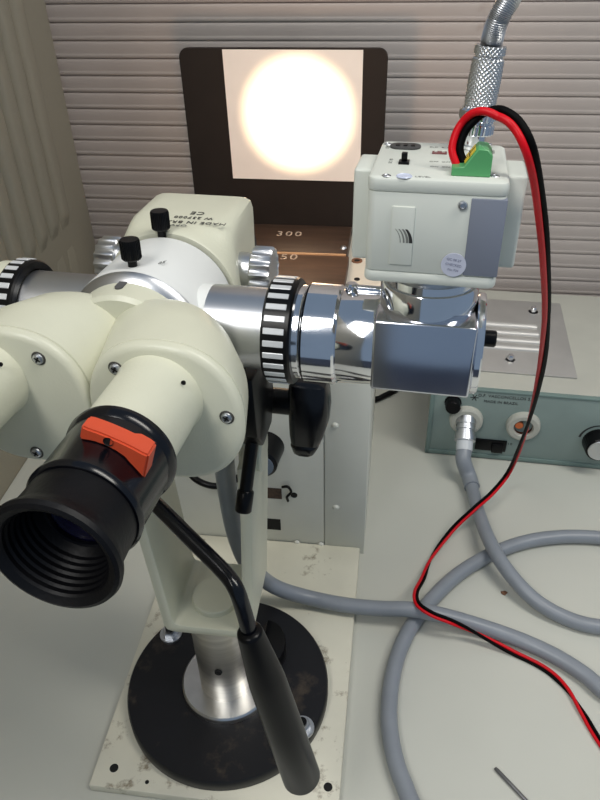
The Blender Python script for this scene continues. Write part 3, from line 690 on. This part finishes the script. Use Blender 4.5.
sw = box('rocker_switch', a.x, b_.x, -0.002, 0.002, b_.z, a.z, BLKSAT, ls, b=0.0004)
box('rocker', (a.x + b_.x) / 2 + 0.001, b_.x - 0.003, -0.0045, 0.0, b_.z - 0.0005, a.z - 0.003, BLKSAT, sw, b=0.0008)
q = lf(453, 402)
lathe('fuse_holder', [(0, -0.011), (0.0068, -0.011), (0.0074, -0.010), (0.0074, -0.002), (0.0084, -0.0015), (0.0084, 0)], BLKSAT, ls, 'y', q, 48, flute=(16, 0.0003))
q = lf(598, 441)
kb = lathe('dial_knob', [(0.0, -0.015), (0.0125, -0.015), (0.0135, -0.014), (0.0150, -0.002), (0.0150, 0)], BLKSAT, ls, 'y', q, 96, flute=(32, 0.0003))
lathe('dial_face', [(0, -0.0158), (0.0112, -0.0158), (0.0118, -0.0148)], SATIN, kb, 'y', q, 40)
arcp = [(q.x + 0.0195 * math.cos(R(a)), q.z + 0.0195 * math.sin(R(a))) for a in range(30, 171, 7)] + [(q.x + (0.0195 - 0.0022 * (a - 20) / 150) * math.cos(R(a)), q.z + (0.0195 - 0.0022 * (a - 20) / 150) * math.sin(R(a))) for a in range(170, 29, -7)]
prism('dial_scale', arcp, -0.0002, 0.0004, 'y', INK, ls)
c0 = lf(508, 395.5); 
text('maker_lettering', 'D.F. VASCONCELLOS S.A.', 0.0046, INK, ls, (lf(507, 397.5).x, -0.0002, lf(507, 397.5).z), (R(90), 0, 0), spacing=1.05)
text('maker_lettering', 'MADE IN BRAZIL', 0.0042, INK, ls, (lf(501, 402.5).x, -0.0002, lf(501, 402.5).z), (R(90), 0, 0), spacing=1.05)
q = lf(474.5, 397.5)
for a in (0, 60, 120):
    box('maker_emblem', -0.0040, 0.0040, -0.0002, 0.0003, -0.0004, 0.0004, INK, ls, loc=(q.x, 0, q.z), rot=(0, R(a), 0))
text('switch_mark', 'I 0', 0.004, INK, ls, (lf(510, 444).x, -0.0002, lf(510, 444).z), (R(90), 0, 0))
# raised cover plate with louvres on the lid
a = lt(470, 371); b_ = lt(576, 375); c_ = lt(566, 305)
cpz = LH
cv = thing('louvred_plate', 'thin grey metal plate with louvres lying on the light source lid', 'plate', ls.matrix_world @ Vector((0, 0, LH + 0.0002)), (0, 0, yawb))
box('sheet', a.x - 0.03, b_.x, a.y, c_.y, 0.0, 0.0016, mat('bare_grey_sheet', (0.50, 0.49, 0.47, 1), 0.45, 0.6, var=0.04), cv, b=0.0004)
for k in range(4):
    y = lt(505, 349 - k * 7.5).y; x0 = lt(470, 349).x; x1 = lt(540, 349).x
    bm = loft_bm([[Vector((x, y + dy, 0.0014 + dz)) for dy, dz in ((-0.0045, 0), (-0.0042, 0.0012), (-0.002, 0.0030), (0.001, 0.0034), (0.0045, 0))] for x in (x0, x1)])
    link('louvre', finish(bm, 50), MATS['bare_grey_sheet'], cv)
for px, py in ((510, 361), (533, 313)):
    q = lt(px, py)
    s_ = lathe('plate_screw', [(0, 0.0072), (0.0028, 0.0072), (0.0034, 0.0064), (0.0034, 0.0016), (0.0052, 0.0016), (0.0052, 0.0012)], CHROME, cv, c=(q.x, q.y, 0), seg=6 if py > 340 else 24)

# ------------------------------------------------------------------ light guide: one long grey hose
HR = 0.0062
lg = thing('light_guide', 'thick grey light guide hose looping across the table from lamp outlet', 'hose', (0, 0, 0))
lw = ls.matrix_world
q = lampq
s0 = lw @ Vector((q.x, -0.004, q.z)); dirp = (lw.to_3x3() @ Vector((0.0, -0.80, -0.60))).normalized()
def rot_to(d): return d.to_track_quat('Z', 'Y').to_euler()
pl = lathe('plug', [(0, -0.004), (0.0098, -0.004), (0.0100, 0.003), (0.0086, 0.0034), (0.0086, 0.0058), (0.0096, 0.0062), (0.0096, 0.0086), (0.0086, 0.0090), (0.0086, 0.0114), (0.0096, 0.0118), (0.0096, 0.0144), (0.0104, 0.0148), (0.0104, 0.020), (0.0084, 0.0206), (0, 0.0206)], SATIN, lg, seg=40, loc=s0, rot=rot_to(dirp))
lathe('clear_sleeve', [(0, 0.0200), (0.0082, 0.0200), (0.0080, 0.0300), (0, 0.0300)], mat('pale_sleeve', srgb(196, 200, 204), 0.35), lg, seg=32, loc=s0, rot=rot_to(dirp))
e0 = s0 + dirp * 0.028
z1, z2 = HR, HR * 3.0
lampside = [e0, e0 + dirp * 0.012, atz(470, 480, 0.010), atz(479, 514, 0.0135), atz(492, 546, z2 + 0.0006), atz(510, 574, z2 - 0.003), atz(535, 600, 0.010), atz(566, 618, z1), atz(600, 627, z1), atz(650, 628, z1)]
sl = tube('strain_sleeve', spline(lampside[:4], 8)[:-6], 0.0076, HOSE, lg, 24)
outside = [atz(720, 610, z1), atz(765, 575, z1), atz(730, 545, z1), atz(670, 542, z1)]
loop = [atz(620, 540, z1), atz(590, 537, z1), atz(558, 537, z1), atz(525, 542, z1), atz(492, 554, z1), atz(460, 573, z1), atz(435, 596, z1), atz(414, 622, z1), atz(399, 652, z1), atz(391, 685, z1), atz(389, 720, z1), atz(394, 755, z1), atz(404, 785, z1), atz(420, 815, z1)]
under = [atz(470, 850, z1), atz(560, 850, z1), atz(650, 800, z1), atz(680, 745, z1), atz(640, 705, z1)]
headside = [atz(608, 694, z1), atz(585, 675, z1), atz(555, 656, z1), atz(520, 640, z1), atz(480, 626, 0.009), atz(445, 616, 0.0155), atz(412, 609.5, z2 + 0.0006), atz(380, 608.5, 0.017), atz(345, 605, 0.0165), atz(310, 598, 0.018), atz(280, 589, 0.030), atz(262, 578, 0.048), aty(247, 562, 0.335), aty(236, 535, 0.325), aty(229, 500, 0.318), aty(225, 470, 0.312), aty(223, 440, 0.30)]
tube('hose', spline(lampside + outside + loop + under + headside, 8), HR, HOSE, lg, 20)

# ------------------------------------------------------------------ small things on the table
pc = thing('power_cord', 'black power cord on the table beside steel cabinet foot', 'cord', (0, 0, 0))
tube('cord', spline([atz(375, 400, 0.0035), atz(384, 396, 0.0035), atz(398, 388, 0.0035), atz(412, 372, 0.0035), atz(420, 350, 0.0035), atz(418, 330, 0.0035)], 8), 0.0033, BLKSAT, pc, 12)
p0 = atz(495, 768, 0.0014); p1 = atz(534, 809, 0.0014)
tag(tube('steel_pin', [p0, p0.lerp(p1, 0.05), p0.lerp(p1, 0.5), p1], lambda t: 0.0010 if t == 0 else 0.0014, mat('dark_steel', (0.25, 0.25, 0.26, 1), 0.35, 1.0), None, 12), 'short dark steel pin lying on the bare table', 'pin')
def flake(px, py, r, label, m):
    p = atz(px, py, 0); bm = bmesh.new(); pts = []
    n = 9; top = [bm.verts.new((p.x + r * random.uniform(.5, 1) * math.cos(2 * math.pi * i / n), p.y + r * .7 * random.uniform(.5, 1) * math.sin(2 * math.pi * i / n), r * random.uniform(.1, .45))) for i in range(n)]
    bot = [bm.verts.new((v.co.x, v.co.y, 0)) for v in top]
    c = bm.verts.new((p.x, p.y, r * 0.6))
    for i in range(n):
        j = (i + 1) % n; bm.faces.new((top[i], top[j], c)); bm.faces.new((bot[i], bot[j], top[j], top[i]))
    bm.faces.new(bot[::-1])
    tag(link('flake', finish(bm, 20), m), label, 'debris')
flake(504, 593, 0.0042, 'small rusty brown flake lying beside the grey hose', RUST)
